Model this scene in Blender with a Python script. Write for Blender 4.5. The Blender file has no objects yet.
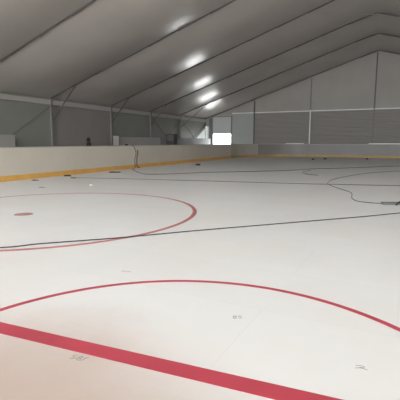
import bpy, bmesh, math, random
from mathutils import Vector
random.seed(4)
scene = bpy.context.scene
COL = scene.collection

# ------------------------------------------------------------------ helpers
def link(name, bm, mat=None, parent=None, smooth=False, loc=None):
    me = bpy.data.meshes.new(name)
    bmesh.ops.recalc_face_normals(bm, faces=bm.faces)
    bm.to_mesh(me); bm.free()
    mats = mat if isinstance(mat, (list, tuple)) else [mat]
    for m in mats:
        if m: me.materials.append(m)
    if smooth:
        for p in me.polygons: p.use_smooth = True
    o = bpy.data.objects.new(name, me)
    COL.objects.link(o)
    if parent: o.parent = parent
    if loc: o.location = loc
    return o

def tag(o, label=None, cat=None, group=None, kind=None):
    if label: o['label'] = label
    if cat: o['category'] = cat
    if group: o['group'] = group
    if kind: o['kind'] = kind
    return o

def struct(o, label=None, cat=None):
    return tag(o, label, cat, kind='structure')

def empty(name, loc=(0, 0, 0)):
    o = bpy.data.objects.new(name, None)
    COL.objects.link(o); o.location = loc
    return o

def box(bm, x0, x1, y0, y1, z0, z1, mi=0):
    v = [bm.verts.new(p) for p in ((x0,y0,z0),(x1,y0,z0),(x1,y1,z0),(x0,y1,z0),(x0,y0,z1),(x1,y0,z1),(x1,y1,z1),(x0,y1,z1))]
    for f in ((0,3,2,1),(4,5,6,7),(0,1,5,4),(1,2,6,5),(2,3,7,6),(3,0,4,7)):
        fc = bm.faces.new([v[i] for i in f]); fc.material_index = mi
    return v

def bevelled(bm, w=0.01, seg=2):
    bmesh.ops.bevel(bm, geom=list(bm.edges), offset=w, segments=seg, affect='EDGES', profile=0.5)

def catmull(pts, n=6):
    pts = [Vector(p) for p in pts]
    P = [2*pts[0]-pts[1]] + pts + [2*pts[-1]-pts[-2]]
    out = []
    for i in range(1, len(P)-2):
        a, b, c, d = P[i-1], P[i], P[i+1], P[i+2]
        for k in range(n):
            t = k/n
            out.append(0.5*((2*b)+(c-a)*t+(2*a-5*b+4*c-d)*t*t+(3*b-a-3*c+d)*t**3))
    out.append(P[-2])
    return out

def tube(bm, pts, r, n=8):
    pts = [Vector(p) for p in pts]
    rings = []
    for i, p in enumerate(pts):
        t = (pts[min(i+1, len(pts)-1)] - pts[max(i-1, 0)]).normalized()
        up = Vector((0, 0, 1)) if abs(t.z) < 0.9 else Vector((1, 0, 0))
        a = t.cross(up).normalized(); b = t.cross(a).normalized()
        rings.append([bm.verts.new(p + r*(math.cos(6.28318*k/n)*a + math.sin(6.28318*k/n)*b)) for k in range(n)])
    for i in range(len(rings)-1):
        for k in range(n):
            bm.faces.new((rings[i][k], rings[i][(k+1) % n], rings[i+1][(k+1) % n], rings[i+1][k]))
    bm.faces.new(rings[0]); bm.faces.new(rings[-1][::-1])

def bar(bm, a, b, w, h):
    """rectangular bar from a to b, w wide sideways, h deep"""
    a = Vector(a); b = Vector(b)
    t = (b-a).normalized()
    up = Vector((0, 0, 1)) if abs(t.z) < 0.95 else Vector((1, 0, 0))
    s = t.cross(up).normalized(); u = s.cross(t).normalized()
    q = []
    for p in (a, b):
        q.append([bm.verts.new(p + s*dx*w/2 + u*dy*h/2) for dx, dy in ((-1,-1),(1,-1),(1,1),(-1,1))])
    for k in range(4):
        bm.faces.new((q[0][k], q[0][(k+1) % 4], q[1][(k+1) % 4], q[1][k]))
    bm.faces.new(q[0][::-1]); bm.faces.new(q[1])

# ------------------------------------------------------------------ materials
def mat(name, col, rough=0.6, spec=0.5, metal=0.0, noise=None, translucent=0.0, bump=None):
    m = bpy.data.materials.new(name); m.use_nodes = True
    nt = m.node_tree; N = nt.nodes; L = nt.links
    b = N['Principled BSDF']
    b.inputs['Roughness'].default_value = rough
    b.inputs['Metallic'].default_value = metal
    b.inputs['Specular IOR Level'].default_value = spec
    c4 = (*col, 1)
    b.inputs['Base Color'].default_value = c4
    tc = N.new('ShaderNodeTexCoord')
    if noise:
        sc, amt = noise
        nz = N.new('ShaderNodeTexNoise'); nz.inputs['Scale'].default_value = sc; nz.inputs['Detail'].default_value = 5
        L.new(tc.outputs['Object'], nz.inputs['Vector'])
        mr = N.new('ShaderNodeMapRange'); mr.inputs[1].default_value = .3; mr.inputs[2].default_value = .7
        mr.inputs[3].default_value = 1-amt; mr.inputs[4].default_value = 1+amt
        L.new(nz.outputs['Fac'], mr.inputs[0])
        vm = N.new('ShaderNodeVectorMath'); vm.operation = 'SCALE'; vm.inputs[0].default_value = col
        L.new(mr.outputs[0], vm.inputs['Scale']); L.new(vm.outputs[0], b.inputs['Base Color'])
    if bump:
        sc, st = bump
        nz = N.new('ShaderNodeTexNoise'); nz.inputs['Scale'].default_value = sc; nz.inputs['Detail'].default_value = 3
        L.new(tc.outputs['Object'], nz.inputs['Vector'])
        bp = N.new('ShaderNodeBump'); bp.inputs['Strength'].default_value = st; bp.inputs['Distance'].default_value = .05
        L.new(nz.outputs['Fac'], bp.inputs['Height']); L.new(bp.outputs[0], b.inputs['Normal'])
    if translucent > 0:
        t = N.new('ShaderNodeBsdfTranslucent'); t.inputs['Color'].default_value = c4
        mx = N.new('ShaderNodeMixShader'); mx.inputs[0].default_value = translucent
        L.new(b.outputs[0], mx.inputs[1]); L.new(t.outputs[0], mx.inputs[2])
        L.new(mx.outputs[0], N['Material Output'].inputs['Surface'])
    return m

M_ceil = mat('membrane', (.49, .45, .415), rough=.24, spec=1.0, noise=(.35, .05))
M_wall_g = mat('wall_fabric_green_grey', (.225, .23, .20), rough=.5, noise=(.6, .06))
M_wall_b = mat('wall_fabric_brown_grey', (.25, .225, .21), rough=.6, noise=(.6, .06))
M_gable = mat('gable_fabric', (.365, .337, .305), rough=.55, noise=(.5, .05))
M_alu_d = mat('dark_aluminium', (.12, .113, .105), rough=.5, metal=.3)
M_alu_m = mat('dull_aluminium', (.22, .208, .198), rough=.5, metal=.2)
M_eave = mat('pale_beam', (.40, .37, .35), rough=.5)
M_white = mat('white_paint', (.8, .8, .78), rough=.4)
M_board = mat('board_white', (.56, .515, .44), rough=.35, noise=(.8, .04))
M_board_c = mat('board_white_shaded', (.37, .345, .30), rough=.4, noise=(.8, .05))  # corner boards: weaker light at the far corner put into the colour
M_board_e = mat('board_white_deep_shaded', (.205, .193, .178), rough=.45, noise=(.8, .06))  # far boards: deeper shade painted into the base colour
M_yellow = mat('kick_yellow', (.66, .37, .095), rough=.45, noise=(2, .08))
M_rail = mat('rail_cream', (.40, .37, .33), rough=.5)
M_red = mat('red_paint', (.49, .06, .09), rough=.35, noise=(3, .08))
M_red_faded = mat('faded_red_paint', (.50, .16, .16), rough=.4, noise=(3, .1))
M_red_dot = mat('pale_red_paint', (.47, .24, .24), rough=.4, noise=(6, .15))
M_yellow_e = mat('kick_yellow_shaded', (.42, .26, .07), rough=.5, noise=(2, .08))  # far kick strip: the dim far light is mixed into the yellow
M_black = mat('black_rubber', (.02, .02, .022), rough=.6)
M_cord = mat('dark_cord', (.045, .042, .045), rough=.7)
M_greyp = mat('grey_plastic', (.17, .17, .165), rough=.5)
M_pan = mat('partition_grey', (.36, .34, .325), rough=.5, noise=(1, .04))
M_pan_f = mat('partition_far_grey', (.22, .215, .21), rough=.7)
M_pan_w = mat('partition_pale', (.32, .305, .285), rough=.5, noise=(1, .04))
M_shut = mat('shutter_grey', (.50, .51, .50), rough=.5, translucent=.04)
M_win = mat('translucent_sheet', (.8, .82, .8), rough=.5, translucent=.14)
M_conc = mat('concrete', (.62, .60, .575), rough=.8, noise=(1.5, .12))
M_cab = mat('cabinet_dark', (.07, .062, .06), rough=.5)
M_cab_l = mat('cabinet_door_grey', (.11, .10, .098), rough=.5)
M_skin = mat('skin', (.45, .28, .2), rough=.6)
M_coat = mat('dark_cloth', (.022, .019, .018), rough=.9)
M_pen = mat('pencil_grey', (.25, .25, .26), rough=.7)

# lower end wall: horizontal ribs
M_rib = mat('ribbed_wall', (.275, .252, .238), rough=.55)
nt = M_rib.node_tree; N = nt.nodes; L = nt.links
tc = N.new('ShaderNodeTexCoord'); wv = N.new('ShaderNodeTexWave'); wv.bands_direction = 'Z'; wv.inputs['Scale'].default_value = 1.2
L.new(tc.outputs['Object'], wv.inputs['Vector'])
bp = N.new('ShaderNodeBump'); bp.inputs['Strength'].default_value = .5; bp.inputs['Distance'].default_value = .06
L.new(wv.outputs['Fac'], bp.inputs['Height']); L.new(bp.outputs[0], N['Principled BSDF'].inputs['Normal'])

# rink sheets: white plastic, joints, faint dirt
M_floor = bpy.data.materials.new('white_rink_sheet'); M_floor.use_nodes = True
nt = M_floor.node_tree; N = nt.nodes; L = nt.links; B = N['Principled BSDF']
tc = N.new('ShaderNodeTexCoord')
mp = N.new('ShaderNodeMapping'); mp.inputs['Rotation'].default_value = (0, 0, math.radians(3)); L.new(tc.outputs['Object'], mp.inputs[0])
br = N.new('ShaderNodeTexBrick'); br.inputs['Scale'].default_value = 1; br.inputs['Brick Width'].default_value = 2.0
br.inputs['Row Height'].default_value = 1.0; br.inputs['Mortar Size'].default_value = .004; br.offset = .5
br.inputs['Color1'].default_value = (.75, .755, .75, 1); br.inputs['Color2'].default_value = (.77, .775, .77, 1)
br.inputs['Mortar'].default_value = (.715, .715, .71, 1)
L.new(mp.outputs[0], br.inputs[0])
n1 = N.new('ShaderNodeTexNoise'); n1.inputs['Scale'].default_value = .55; n1.inputs['Detail'].default_value = 6; n1.inputs['Roughness'].default_value = .6
L.new(tc.outputs['Object'], n1.inputs[0])
mr = N.new('ShaderNodeMapRange'); mr.inputs[1].default_value = .42; mr.inputs[2].default_value = .75; mr.inputs[3].default_value = 0; mr.inputs[4].default_value = .5
L.new(n1.outputs['Fac'], mr.inputs[0])
mx = N.new('ShaderNodeMix'); mx.data_type = 'RGBA'; mx.inputs['B'].default_value = (.70, .66, .61, 1)
L.new(mr.outputs[0], mx.inputs['Factor']); L.new(br.outputs['Color'], mx.inputs['A'])
# brownish patch of sheets in front of the near boards
vd = N.new('ShaderNodeVectorMath'); vd.operation = 'SUBTRACT'; vd.inputs[1].default_value = (-1.9, .5, 0); L.new(tc.outputs['Object'], vd.inputs[0])
ln = N.new('ShaderNodeVectorMath'); ln.operation = 'LENGTH'; L.new(vd.outputs[0], ln.inputs[0])
ad = N.new('ShaderNodeMath'); ad.operation = 'MULTIPLY_ADD'; ad.inputs[1].default_value = 1.4; L.new(n1.outputs['Fac'], ad.inputs[0]); L.new(ln.outputs['Value'], ad.inputs[2])
m2 = N.new('ShaderNodeMapRange'); m2.interpolation_type = 'SMOOTHSTEP'; m2.inputs[1].default_value = 1.75; m2.inputs[2].default_value = 2.85; m2.inputs[3].default_value = .95; m2.inputs[4].default_value = 0
L.new(ad.outputs[0], m2.inputs[0])
mx2 = N.new('ShaderNodeMix'); mx2.data_type = 'RGBA'; mx2.inputs['B'].default_value = (.56, .455, .40, 1)
L.new(m2.outputs[0], mx2.inputs['Factor']); L.new(mx.outputs['Result'], mx2.inputs['A'])
L.new(mx2.outputs['Result'], B.inputs['Base Color'])
B.inputs['Roughness'].default_value = .42; B.inputs['Specular IOR Level'].default_value = .18

# ------------------------------------------------------------------ dimensions
XL, XR, XC = -19.3, 17.3, -1.0
ZR, SL = 10.1, .335
YF = [-10.9, -4.9, 1.2, 7.25, 13.3, 19.15, 25.2, 30.9, 36.6, 43.3]
YE = 43.3
def roof(x):
    d = abs(x-XC)
    return ZR - SL*(math.sqrt(d*d+.16)-.4)
ZE = roof(XL)

# ------------------------------------------------------------------ setting
bm = bmesh.new(); box(bm, -12.17, 10.6, -3, 38.1, -.05, 0)
floor = struct(link('floor', bm, M_floor))
bm = bmesh.new(); box(bm, -60, 60, -45, 100, -.25, -.052)
struct(link('ground', bm, M_conc))

bm = bmesh.new()
for i in range(len(YF)-1):
    y0, y1 = YF[i], YF[i+1]
    amp = SAG = .24
    nx, ny = 72, 24
    xs = [XL + (XR-XL)*k/nx for k in range(nx+1)]
    g = []
    for x in xs:
        e = min(1, (x-XL)/2.5, (XR-x)/2.5)
        g.append([bm.verts.new((x, y0+(y1-y0)*j/ny, roof(x) - amp*max(e, 0)*math.sin(math.pi*j/ny))) for j in range(ny+1)])
    for a in range(nx):
        for j in range(ny):
            bm.faces.new((g[a][j], g[a][j+1], g[a+1][j+1], g[a+1][j]))
struct(link('ceiling', bm, M_ceil, smooth=True))

# side walls: fabric hung between the posts, one drape per bay
def side_wall(name, x, s, holes=()):
    bm = bmesh.new()
    for i in range(len(YF)-1):
        y0, y1 = YF[i], YF[i+1]
        mi = 1 if (i == 5) else 0
        if holes and i == len(YF)-2:
            hy0, hy1, hz0, hz1 = holes
            for a, b, c, d in ((y0, hy0, -.05, ZE), (hy1, y1, -.05, ZE), (hy0, hy1, -.05, hz0), (hy0, hy1, hz1, ZE)):
                box(bm, min(x, x+s*.03), max(x, x+s*.03), a, b, c, d, mi)
        else:
            box(bm, min(x, x+s*.03), max(x, x+s*.03), y0, y1, -.05, ZE, mi)
    return struct(link(name, bm, [M_wall_g, M_wall_b]))
side_wall('wall_left', XL, -1, (40.7, 43.1, 1.5, 3.0))
side_wall('wall_right', XR, 1)
bm = bmesh.new(); box(bm, XL-.02, XL-.005, 40.7, 43.1, 1.5, 3.0)
w1 = struct(link('window_1', bm, M_win))
bm = bmesh.new()   # opaque fabric flap pinned diagonally over the clear panel
v = [bm.verts.new(p) for p in ((XL+.002, 40.6, 1.75), (XL+.002, 43.15, 3.05), (XL+.002, 40.6, 3.05), (XL+.02, 40.6, 1.75), (XL+.02, 43.15, 3.05), (XL+.02, 40.6, 3.05))]
for f in ((0,1,2),(5,4,3),(0,3,4,1),(1,4,5,2),(2,5,3,0)): bm.faces.new([v[k] for k in f])
fl = link('window_flap', bm, M_wall_g, w1)

# end wall: gable fabric above the purlin, ribbed wall below, opening at the left end
DX0, DX1, DZ0, DZ1 = -18.4, -16.07, 2.36, 4.25
bm = bmesh.new()
def slab(pts, mi):
    a = [bm.verts.new((x, YE, z)) for x, z in pts]
    b = [bm.verts.new((x, YE+.05, z)) for x, z in pts]
    f = bm.faces.new(a); f.material_index = mi
    f = bm.faces.new(b[::-1]); f.material_index = mi
    n = len(a)
    for k in range(n):
        f = bm.faces.new((a[k], a[(k+1) % n], b[(k+1) % n], b[k])); f.material_index = mi
ZP = 4.6
slab([(XL, -.05), (DX0, -.05), (DX0, 1.6), (XL, 1.6)], 2)
slab([(-18.95, 1.6), (DX0, 1.6), (DX0, 3.2), (-18.95, 3.2)], 2)
slab([(XL, 3.2), (DX0, 3.2), (DX0, roof(DX0)), (XL, ZE)], 2)
slab([(DX0, DZ1), (DX1, DZ1), (DX1, roof(DX1)), (DX0, roof(DX0))], 0)
slab([(DX1, -.05), (-13.35, -.05), (-13.35, ZP), (DX1, ZP)], 2)
slab([(-13.35, -.05), (XR, -.05), (XR, ZE), (XC+(ZR-ZP)/SL+.3, ZP), (-13.35, ZP)], 1)
slab([(DX1, ZP), (XC+(ZR-ZP)/SL+.3, ZP)] + [(x, roof(x)) for x in (14, 10, 5, 1, 0, -1, -2, -3, -7, -11, -16.07)], 0)
M_rib_l = mat('door_lit_fabric', (.36, .37, .355), rough=.5, noise=(.6, .05))  # wall beside the door, daylight from the opening painted in as a lighter tone
struct(link('wall_back', bm, [M_gable, M_rib, M_rib_l]))

bm = bmesh.new(); box(bm, XL, -18.95, YE+.01, YE+.03, 1.6, 3.2)
struct(link('window_2', bm, M_win))

# door with half-raised roller shutter
door = struct(empty('door_1', (DX0, YE, 0)))
bm = bmesh.new()
box(bm, DX0-.1, DX0+.04, YE-.12, YE+.08, -.05, DZ1+.05)
box(bm, DX1-.04, DX1+.08, YE-.12, YE+.08, -.05, DZ1+.05)
box(bm, DX0+.04, DX1-.04, YE-.12, YE+.08, DZ1-.03, DZ1+.05)
o = link('door_frame', bm, M_alu_m); o.parent = door; o.matrix_parent_inverse.identity(); o.location = (-DX0, -YE, 0)
bm = bmesh.new()
n = 19
for k in range(n):
    z0 = DZ0 + (DZ1-.04-DZ0)*k/n; z1 = DZ0 + (DZ1-.04-DZ0)*(k+1)/n
    box(bm, DX0+.05, DX1-.05, YE-.03, YE, z0+.006, z1-.006)
    box(bm, DX0+.05, DX1-.05, YE-.015, YE, z1-.006, z1+.006)
o = link('roller_shutter', bm, M_shut); o.parent = door; o.location = (-DX0, -YE, 0)
bm = bmesh.new(); box(bm, DX0+.05, DX1-.05, YE-.05, YE+.02, DZ0-.06, DZ0)
o = link('bottom_bar', bm, M_alu_m); o.parent = door; o.location = (-DX0, -YE, 0)

# purlin on the end wall and eave beams
bm = bmesh.new(); bar(bm, (DX1+.1, YE-.05, ZP), (XC+(ZR-ZP)/SL-.3, YE-.05, ZP), .08, .10)
struct(link('trim_1', bm, M_white))
bm = bmesh.new(); [box(bm, XL+.02, XL+.17, YF[q]+.1, YF[q+1]-(.2 if q == len(YF)-2 else .1), ZE-.40, ZE-.12) for q in range(len(YF)-1)]
struct(link('trim_2', bm, M_eave))
bm = bmesh.new(); [box(bm, XR-.17, XR-.02, YF[q]+.1, YF[q+1]-(.2 if q == len(YF)-2 else .1), ZE-.40, ZE-.12) for q in range(len(YF)-1)]
struct(link('trim_3', bm, M_eave))

# ------------------------------------------------------------------ tent frames
FL = {
 4: 'nearest roof frame of the tent, its thin dark rafter crossing the upper left ceiling',
 5: 'tent frame whose knee-braced post stands by the left edge of the brown wall bay',
 6: 'tent frame whose post stands where the brown wall bay meets the low pale partition',
 7: 'tent frame whose post stands behind the dark cabinet, third post from the left',
 8: 'tent frame with long dark knee brace reaching towards the brightest ceiling glare',
 9: 'end tent frame whose rafter traces the top of the gable wall',
}
knee = {4: (2.75, 4.75, 2.1), 5: (2.75, 4.8, 2.1), 6: (2.9, 4.35, 1.7), 7: (2.9, 4.4, 1.7), 8: (2.9, 4.95, 3.1)}
for i in sorted(FL):
    y = YF[i]
    f = tag(empty('tent_frame', (XL, y, 0)), FL[i], 'tent frame', 'portal frames of the tent')
    off = (-XL, -y, 0)
    yy = y-.08 if i == 9 else y
    for s, xe in ((1, XL), (-1, XR)):
        bm = bmesh.new()
        for k in range(10):
            xa = xe + (XC-xe)*k/10; xb = xe + (XC-xe)*(k+1)/10
            bar(bm, (xa, yy, roof(xa)+.02), (xb+.01*s, yy, roof(xb)+.05), .058, .20)
        link('rafter', bm, M_alu_d, f, loc=off)
        bm = bmesh.new()
        if i < 9:
            box(bm, *(sorted((xe+s*.03, xe+s*.18))), yy-.09, yy+.09, -.05, roof(xe+s*.2)-.06)
            box(bm, *(sorted((xe+s*.03, xe+s*.30))), yy-.18, yy+.18, -.05, -.02)
        else:
            box(bm, *(sorted((xe+s*.42, xe+s*.74))), yy-.06, yy+.05, -.05, roof(xe+s*.4)-.08)
        link('post', bm, M_alu_m, f, loc=off)
        if i in knee:
            zb, zt, dx = knee[i]
            bm = bmesh.new()
            bar(bm, (xe+s*.18, yy, zb), (xe+s*(dx+.1), yy, roof(xe+s*(dx+.1))-.04), .05, .055)
            link('knee_brace', bm, M_alu_d, f, loc=off)

# wall cross bracing cables
def brace(bay, label):
    y0, y1 = YF[bay]+.12, YF[bay+1]-(.25 if bay == 8 else .12)
    r = tag(empty('cross_brace', (XL+.2, y0, 0)), label, 'bracing cable', 'wall cross braces')
    for k, (za, zb) in enumerate(((ZE-.5, .15), (.15, ZE-.5))):
        if bay == 4 and k == 0: continue
        bm = bmesh.new()
        x = XL+.10+.05*k
        tube(bm, [(x, y0, za), (x, y1, zb)], .016 if bay == 4 else .024)
        link('cable', bm, M_alu_d, r, loc=(-(XL+.2), -y0, 0))
brace(4, 'slanting bracing cable on the side wall at the left edge of the view')
brace(7, 'crossed bracing cables on the side wall just beyond the dark cabinet')
brace(8, 'crossed bracing cables on the side wall beside the bright roller door')

# gable posts
for x, lab, cov in ((-13.35, 'thin dark gable post nearest the bright roller door', False),
                    (-7.27, 'gable post with bright white lower half, right of the roller door', True),
                    (-1.15, 'tall dark gable post rising to the roof ridge', False)):
    p = tag(empty('gable_post', (x, YE-.12, 0)), lab, 'post', 'end wall posts')
    bm = bmesh.new()
    box(bm, -.06, .06, -.09, .06, ZP+.08, roof(x)-.22)
    link('upper_post', bm, M_alu_d if x != -7.27 else M_alu_m, p)
    bm = bmesh.new()
    box(bm, -.055, .055, -.09, -.0, -.05, ZP+.08)
    lp = link('lower_post', bm, M_white if cov else (M_alu_m if x == -1.15 else M_alu_d), p)
    if cov: lp['label'] = 'white lower post'

# thin loose cable under the ridge
bm = bmesh.new()
tube(bm, catmull([(-3.9, 25.25, 8.95), (-3.3, 26.6, 9.05), (-2.4, 28.0, 9.32), (-1.2, 29.4, 9.6), (-.2, 30.7, 9.72)]), .012)
tag(link('ridge_cable', bm, M_pan), 'thin pale cable strung just below the roof ridge', 'cable')

# ------------------------------------------------------------------ rink boards
def run(path, name, label, cat='rink boards', bmat=None, kmat=None):
    """path: list of (x, y, nx, ny), n pointing out of the rink"""
    r = tag(empty(name, (path[0][0], path[0][1], 0)), label, cat, 'rink boards')
    off = (-path[0][0], -path[0][1], 0)
    def sweep(prof):
        bm = bmesh.new(); rows = []
        for x, y, nx, ny in path:
            rows.append([bm.verts.new((x+nx*d, y+ny*d, z)) for d, z in prof])
        n = len(prof)
        for a in range(len(rows)-1):
            for k in range(n):
                bm.faces.new((rows[a][k], rows[a][(k+1) % n], rows[a+1][(k+1) % n], rows[a+1][k]))
        bm.faces.new(rows[0]); bm.faces.new(rows[-1][::-1])
        return bm
    link('board_panel', sweep([(.012, .19), (.012, 1.165), (.08, 1.165), (.08, .0), (.012, .0)]), bmat or M_board, r, loc=off)
    link('kick_strip', sweep([(0, .001), (0, .185), (.004, .195), (.0115, .195), (.0115, .001)]), kmat or M_yellow, r, loc=off)
    link('cap_rail', sweep([(-.005, 1.166), (-.005, 1.195), (.004, 1.203), (.088, 1.203), (.095, 1.195), (.095, 1.166)]), M_rail, r, loc=off)
    return r
RL, RE, RX, RR = -12.05, 38.0, 10.5, 5.5
run([(RL, 2+k, -1, 0) for k in range(31)] + [(RL, RE-RR-.02, -1, 0)], 'dasher_board', 'long straight white rink board with yellow kick strip along the left side')
arc = [(RL+RR-RR*math.cos(t), RE-RR+RR*math.sin(t), -math.cos(t), math.sin(t)) for t in [math.pi/2*k/40 for k in range(41)]]
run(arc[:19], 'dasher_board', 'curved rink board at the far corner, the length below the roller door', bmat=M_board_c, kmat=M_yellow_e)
run([tuple(a+(b-a)*.03 for a, b in zip(arc[18], arc[19]))] + arc[19:], 'dasher_board', 'darker-shaded curved rink board at the far corner, right of the roller door', bmat=M_board_e, kmat=M_yellow_e)
run([(RL+RR+.02+k*.5, RE, 0, 1) for k in range(18)], 'dasher_board', 'straight shaded white rink board across the far end of the rink', bmat=M_board_e, kmat=M_yellow_e)

run([(5.5-k*.5, -1.5, 0, -1) for k in range(23)], 'dasher_board', 'unseen straight white rink board at the near end behind the goal line')  # out of view, added to shade the near floor

# pale battens on top of the far board
for x0, x1, lab in ((-8.6, -6.9, 'short pale strip lying on the far board top near the corner'),
                    (-1.3, 1.9, 'long pale strip lying on the far board top at right')):
    bm = bmesh.new(); box(bm, x0, x1, RE+.02, RE+.07, 1.204, 1.27); bevelled(bm, .006)
    tag(link('board_batten', bm, M_white), lab, 'strip', 'pale strips on the far board')

# ------------------------------------------------------------------ paint on the rink floor
def ring(cx, cy, r, w, t0=0, t1=2*math.pi, n=160):
    bm = bmesh.new(); rows = []
    for k in range(n+1):
        t = t0+(t1-t0)*k/n
        rows.append([bm.verts.new((cx+q*math.cos(t), cy+q*math.sin(t), z)) for q, z in ((r-w/2, .0005), (r+w/2, .0005), (r+w/2, .002), (r-w/2, .002))])
    for k in range(n):
        for j in range(4):
            bm.faces.new((rows[k][j], rows[k][(j+1) % 4], rows[k+1][(j+1) % 4], rows[k+1][j]))
    return bm
link('crease_line', ring(-.99, 1.66, 1.88, .055, math.radians(6), math.radians(170)), M_red, floor)
link('faceoff_circle', ring(-6.0, 5.80, 2.90, .082), M_red_faded, floor)
bm = bmesh.new()
bmesh.ops.create_cone(bm, cap_ends=True, segments=40, radius1=.17, radius2=.17, depth=.0016)
link('faceoff_dot', bm, M_red_dot, floor, loc=(-6.25, 5.38, .0013))
bm = bmesh.new()
def gl(x): return 1.975 + (x+2.5)*.052
x0, x1 = -5.5, 4.5
v = []
for z in (.0005, .003):
    for x, d in ((x0, -.135), (x1, -.135), (x1, 0), (x0, 0)):
        v.append(bm.verts.new((x, gl(x)+d, z)))
for f in ((0,3,2,1),(4,5,6,7),(0,1,5,4),(1,2,6,5),(2,3,7,6),(3,0,4,7)):
    bm.faces.new([v[k] for k in f])
link('goal_line', bm, M_red, floor)

# small pen marks on the sheets
def strokes(cx, cy, size, ang, lines):
    bm = bmesh.new(); c, s = math.cos(ang), math.sin(ang)
    for ln in lines:
        pts = []
        for x, y in ln:
            x *= size; y *= size
            pts.append((cx+c*x-s*y, cy+s*x+c*y, .0012))
        tube(bm, catmull(pts, 4), .0016 if size < .06 else .0022, 6)
    link('pen_mark', bm, M_pen, floor)
EIGHT = [(.5,.9),(.1,.75),(.2,.5),(.6,.35),(.6,.05),(.2,0),(.05,.25),(.5,.55),(.65,.8),(.5,.9)]
ESS = [(.6,.9),(.2,.9),(.1,.6),(.5,.5),(.6,.2),(.1,.0)]
ELL = [(0,1),(.02,.5),(0,0),(.5,.02)]
def sh(l, dx): return [(x+dx, y) for x, y in l]
strokes(-1.72, 1.80, .052, math.radians(8), [sh(ESS, -.8), sh(EIGHT, .05), sh([(0,0),(.25,.6),(.5,1)], .9)])
strokes(-.98, 2.80, .05, math.radians(20), [sh(EIGHT, -.6), sh(ESS, .2)])
strokes(-.045, 2.45, .05, math.radians(10), [[(-.6,.8),(0,.9),(.5,.75)], [(-.7,.2),(0,.35),(.7,.1)], [(-.2,.5),(.4,.5)]])
strokes(-2.45, 3.36, .07, math.radians(10), [sh([(0,.1),(.3,.5),(.6,.2)], -.5), [(.2,.2),(.9,.3)]])

# ------------------------------------------------------------------ cords
def cord(name, pts, r, label, cat='cord', material=None, sub=6, grp='cords lying on the rink floor'):
    bm = bmesh.new(); tube(bm, catmull(pts, sub), r)
    return tag(link(name, bm, material or M_cord, smooth=True), label, cat, grp)
def flat(l, r, lift=.004): return [(x, y, r+lift) for x, y in l]
cord('floor_cord', flat([(-7.2,1.9),(-5.6,2.7),(-4.49,3.46),(-4.2,3.80),(-3.79,4.19),(-3.39,4.57),(-2.55,5.49),(-1.25,6.82),(-.34,7.75),(.35,8.52),(1.6,9.9)], .008), .008,
     'dark cord running diagonally between the big circle and the crease arc')
cord('floor_cord', flat([(-10.95,11.75),(-10.4,11.95),(-9.42,12.18),(-7.8,12.44),(-5.19,12.87),(-2.8,13.2),(-1.25,13.54),(.52,13.96),(2,14.3)], .007), .007,
     'thin straight dark cord stretched across the rink just beyond the far circle')
cord('looped_cord', flat([(2.2,22.3),(.73,20.92),(-.32,19.42),(-1.05,17.61),(-1.6,15.4),(-1.67,13.97),(-1.54,13.17),(-1.18,12.29),(-.78,11.45),(-.69,10.82),(-.65,10.24),(-.51,9.77),(-.26,9.62),(-.01,9.60)], .007, .018), .007,
     'thin looping cord that winds to the grey strip at the right edge')
cord('hooked_cord', flat([(-3.21,19.9),(-3.35,18.82),(-3.26,18.06),(-2.91,17.31),(-2.45,16.96)], .008), .008,
     'short hooked end of cord just before the far dark cable')
hang = [(x+.45, y-.65, z) for x, y, z in [(-12.6,18.2,1.19),(-12.54,18.22,1.222),(-12.47,18.25,1.16),(-12.455,18.38,.95),(-12.46,18.44,.75),(-12.46,18.32,.45),(-12.455,18.34,.2),(-12.38,18.2,.03)]]
cord('power_cable', hang + flat([(-11.5,16.7),(-10.8,15.9),(-10.0,15.0),(-9.2,14.45),(-8.36,14.96),(-7.15,16.52),(-5.28,18.14),(-4.12,19.33),(-3.38,20.75),(-2.07,22.06),(-.67,23.73),(.87,25.54),(2.3,27)], .010), .011,
     'black cable hanging over the left board and trailing across the far rink floor', 'cable')
bm = bmesh.new()
tube(bm, catmull([(-12.0,17.95,.95),(-12.0,17.97,.80),(-12.0,17.87,.55),(-12.0,17.85,.3),(-12.0,17.9,.05),(-11.85,17.9,.025)]), .018)
tag(link('cable_end', bm, M_black, smooth=True), 'short loose black cable against the left board beside the long hanging one', 'cable')
bm = bmesh.new(); box(bm, -12.11, -12.01, 16.95, 17.12, 1.205, 1.27); bevelled(bm, .015)
tag(link('cable_plug', bm, M_black), 'small black plug resting on top of the left board', 'plug')

# grey strip at the right edge, with a black clamp on it
r = tag(empty('grey_strip', (.03, 9.6, 0)), 'flat grey strip on the rink floor at the right edge', 'strip')
bm = bmesh.new(); box(bm, 0, .62, -.07, .07, .001, .035); bevelled(bm, .008); link('strip_body', bm, M_greyp, r)
bm = bmesh.new(); box(bm, .0, .62, .072, .085, .001, .05); link('raised_edge', bm, M_cab_l, r)
r.rotation_euler[2] = math.radians(24)
r = tag(empty('hand_tool', (.36, 9.62, .037)), 'small black tool leaning on the grey strip at the right edge', 'tool')
bm = bmesh.new(); bar(bm, (-.06, -.10, -.02), (.02, .02, .045), .03, .03); bevelled(bm, .006); link('tool_handle', bm, M_black, r)
bm = bmesh.new(); bar(bm, (.02, .02, .045), (.13, .06, .045), .035, .035); bevelled(bm, .006); link('tool_head', bm, M_black, r)

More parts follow.
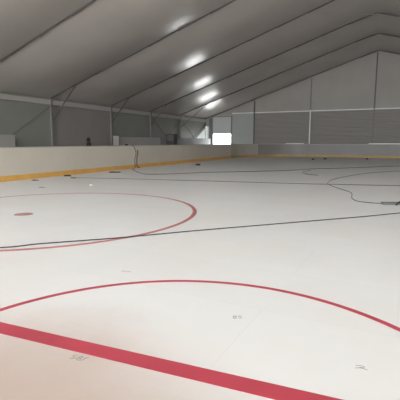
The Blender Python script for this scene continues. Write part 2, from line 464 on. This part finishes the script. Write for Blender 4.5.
# small dark scraps and other bits on the floor
def scrap(x, y, lx, ly, h, ang, name, label, cat, material=M_black, grp='dark bits on the rink floor'):
    bm = bmesh.new()
    n = 9
    lo = []; hi = []
    for k in range(n):
        t = 2*math.pi*k/n; q = .8+.3*random.random()
        lo.append(bm.verts.new((lx/2*q*math.cos(t), ly/2*q*math.sin(t), 0)))
        hi.append(bm.verts.new((lx/2*q*.8*math.cos(t), ly/2*q*.8*math.sin(t), h*(.7+.4*random.random()))))
    bm.faces.new(lo[::-1]); bm.faces.new(hi)
    for k in range(n): bm.faces.new((lo[k], lo[(k+1) % n], hi[(k+1) % n], hi[k]))
    o = link(name, bm, material, loc=(x, y, .0015)); o.rotation_euler[2] = ang
    return tag(o, label, cat, grp)
bm = bmesh.new(); bmesh.ops.create_cone(bm, cap_ends=True, segments=28, radius1=.13, radius2=.125, depth=.09); bevelled(bm, .01)
tag(link('cable_reel', bm, M_black, loc=(-10.0, 21.3, .046)), 'round black object lying before the far left corner of the boards', 'disc', 'dark bits on the rink floor')
scrap(-5.06, 32.1, .22, .18, .10, .3, 'dark_lump', 'left one of two small dark lumps lying by the far board', 'scrap')
scrap(-4.3, 33.26, .26, .18, .11, .3, 'dark_lump', 'right one of two small dark lumps lying by the far board', 'scrap')
scrap(-1.23, 34.4, .24, .18, .11, .3, 'dark_lump', 'small dark lump alone at the foot of the far board at right', 'scrap')
scrap(-11.42, 10.43, .30, .10, .03, .2, 'dark_offcut', 'thin dark offcut on the floor below the left end of the board', 'scrap')
scrap(-11.62, 12.3, .34, .12, .05, .4, 'dark_offcut', 'dark offcut touching the yellow kick strip under the brown wall bay', 'scrap')
scrap(-10.82, 11.72, .28, .10, .03, .1, 'dark_offcut', 'dark offcut lying a step out from the kick strip', 'scrap')
scrap(-9.45, 8.88, .24, .10, .01, .1, 'pale_offcut', 'faint grey offcut in the open floor before the left board', 'scrap', M_greyp)
scrap(-11.1, 14.7, .55, .14, .05, .5, 'dark_bundle', 'long dark bundle on the floor left of the hanging cable', 'bundle')
bm = bmesh.new(); bmesh.ops.create_icosphere(bm, subdivisions=3, radius=.05)
bmesh.ops.scale(bm, vec=(1.2, 1, .7), verts=bm.verts)
tag(link('white_lump', bm, M_board, loc=(-8.37, 9.85, .036), smooth=True), 'tiny white lump on the floor below the left board', 'scrap')

# ------------------------------------------------------------------ behind the boards
def partition(y0, y1, lab, m=M_pan, x=-18.55, z=1.82):
    r = tag(empty('partition_panel', (x, y0, -.05)), lab, 'partition', 'low partitions along the side wall')
    bm = bmesh.new(); box(bm, -.04, .04, 0, y1-y0, 0, z); bevelled(bm, .008); link('panel_sheet', bm, m, r)
    bm = bmesh.new()
    k = .6
    while k < y1-y0-.3:
        box(bm, -.09, -.041, k-.03, k+.03, 0, z-.1); k += 1.2
    link('rear_batten', bm, M_alu_m, r)
    return r
partition(10.6, 15.7, 'low pale partition at the far left, ending before the first tent post', M_pan_w)
partition(24.75, 31.4, 'low grey partition between the brown wall bay and the dark cabinet')
partition(31.45, 42.9, 'low grey partition from the dark cabinet to the bright corner', M_pan_f)
r = tag(empty('return_panel', (-18.5, 24.6, -.05)), 'narrow pale end panel where the grey partition begins', 'partition')
bm = bmesh.new(); box(bm, -.1, .42, -.04, .04, 0, 1.86); bevelled(bm, .008); link('panel_sheet', bm, M_pan_w, r)
bm = bmesh.new(); box(bm, -.1, .42, -.07, .07, 1.861, 1.885); link('top_cap', bm, M_pan_w, r)

c = tag(empty('equipment_cabinet', (-17.12, 31.0, -.05)), 'dark upright cabinet standing behind the left board', 'cabinet')
bm = bmesh.new(); box(bm, -.40, -.33, -.3, .3, 0, 2.12); box(bm, .33, .40, -.3, .3, 0, 2.12); box(bm, -.33, .33, .25, .3, 0, 2.12)
box(bm, -.33, .33, -.3, .25, 2.05, 2.12); box(bm, -.33, .33, -.3, .25, 0, .1); link('body', bm, M_cab, c)
bm = bmesh.new(); box(bm, -.32, .32, -.29, -.26, 1.5, 2.04); bevelled(bm, .006); link('upper_panel', bm, M_cab_l, c)
bm = bmesh.new(); box(bm, -.32, .32, -.28, -.25, .12, 1.42); bevelled(bm, .006); dr = link('door', bm, M_cab, c)
bm = bmesh.new(); bar(bm, (.24, -.31, .8), (.24, -.31, 1.0), .02, .02); link('handle', bm, M_alu_m, dr)

# dark-clothed person, only head and shoulders above the boards
def skin_mesh(name, verts, edges, radii, m, parent, root=0, level=2):
    me = bpy.data.meshes.new(name); me.from_pydata(verts, edges, [])
    o = bpy.data.objects.new(name, me); COL.objects.link(o); o.parent = parent
    md = o.modifiers.new('skin', 'SKIN'); md.use_smooth_shade = True
    for v, rr in zip(me.skin_vertices[0].data, radii): v.radius = rr if isinstance(rr, tuple) else (rr, rr)
    me.skin_vertices[0].data[root].use_root = True
    sb = o.modifiers.new('sub', 'SUBSURF'); sb.levels = level; sb.render_levels = level
    me.materials.append(m)
    return o
P = tag(empty('person', (-17.0, 19.95, -.05)), 'person in dark hooded clothes standing behind the boards, only head and shoulders showing', 'person')
P.rotation_euler[2] = math.radians(155)
V = [(0,0,.93),(0,0,1.12),(0,0,1.30),(0,0,1.40),(0,-.01,1.48),(0,-.01,1.56),(0,-.01,1.635),
     (-.17,0,1.34),(-.21,.01,1.10),(-.20,-.06,.88),(-.19,-.09,.80),(.17,0,1.34),(.21,.01,1.10),(.20,-.06,.88),(.19,-.09,.80),
     (-.09,0,.86),(-.10,0,.48),(-.10,.02,.09),(-.11,-.13,.035),(.09,0,.86),(.10,0,.48),(.10,.02,.09),(.11,-.13,.035)]
E_ = [(0,1),(1,2),(2,3),(3,4),(4,5),(5,6),(2,7),(7,8),(8,9),(9,10),(2,11),(11,12),(12,13),(13,14),(0,15),(15,16),(16,17),(17,18),(0,19),(19,20),(20,21),(21,22)]
Rr = [(.14,.10),(.13,.09),(.15,.10),.055,(.06,.075),(.08,.10),(.065,.08),.06,.045,.035,.03,.06,.045,.035,.03,.09,.055,.04,.035,.09,.055,.04,.035]
skin_mesh('body', V, E_, Rr, M_skin, P)
JV = V[:3]+[(0,0,1.46)]+V[7:10]+V[11:14]
skin_mesh('jacket', JV, [(0,1),(1,2),(2,3),(2,4),(4,5),(5,6),(2,7),(7,8),(8,9)], [(.17,.13),(.155,.115),(.175,.125),.085,.08,.062,.05,.08,.062,.05], M_coat, P)
TV = [V[0]]+[V[15],V[16],V[17],V[19],V[20],V[21]]
skin_mesh('trousers', TV, [(0,1),(1,2),(2,3),(0,4),(4,5),(5,6)], [(.15,.11),.105,.07,.058,.105,.07,.058], M_coat, P)
bm = bmesh.new(); bmesh.ops.create_uvsphere(bm, u_segments=24, v_segments=16, radius=1)
bmesh.ops.scale(bm, vec=(.105, .125, .15), verts=bm.verts)
link('hood', bm, M_coat, P, smooth=True, loc=(0, .012, 1.565))

# ------------------------------------------------------------------ light
w = bpy.data.worlds.new('World'); scene.world = w; w.use_nodes = True
bg = w.node_tree.nodes['Background']; bg.inputs['Color'].default_value = (.93, .97, 1, 1); bg.inputs['Strength'].default_value = 6.0
def portal(loc, rot, sx, sy, name):
    l = bpy.data.lights.new(name, 'AREA'); l.shape = 'RECTANGLE'; l.size = sx; l.size_y = sy
    l.cycles.is_portal = True
    o = bpy.data.objects.new(name, l); COL.objects.link(o); o.location = loc; o.rotation_euler = rot
portal(((XL+XR)/2, YF[0]-.05, 5.0), (math.radians(90), 0, 0), XR-XL, 10.2, 'daylight_open_end')
portal(((DX0+DX1)/2, YE+.1, DZ0/2), (math.radians(-90), 0, 0), DX1-DX0, DZ0, 'daylight_door')

# ------------------------------------------------------------------ camera
F = 395.0
pitch = math.atan(58/F); yaw = math.atan(185/math.hypot(F, 58))
cam = bpy.data.cameras.new('camera'); cam.sensor_width = 36; cam.lens = 36*F/400; cam.clip_end = 300; cam.clip_start = .05
co = bpy.data.objects.new('camera', cam); COL.objects.link(co)
co.location = (0, 0, 1.38); co.rotation_euler = (math.pi/2-pitch, 0, yaw)
scene.camera = co
scene.view_settings.view_transform = 'Standard'; scene.view_settings.look = 'None'
scene.view_settings.gamma = 1; scene.view_settings.use_curve_mapping = False
scene.view_settings.exposure = 1.0
scene.cycles.max_bounces = 12; scene.cycles.diffuse_bounces = 8
scene.cycles.sample_clamp_indirect = 20
scene.cycles.use_denoising = True
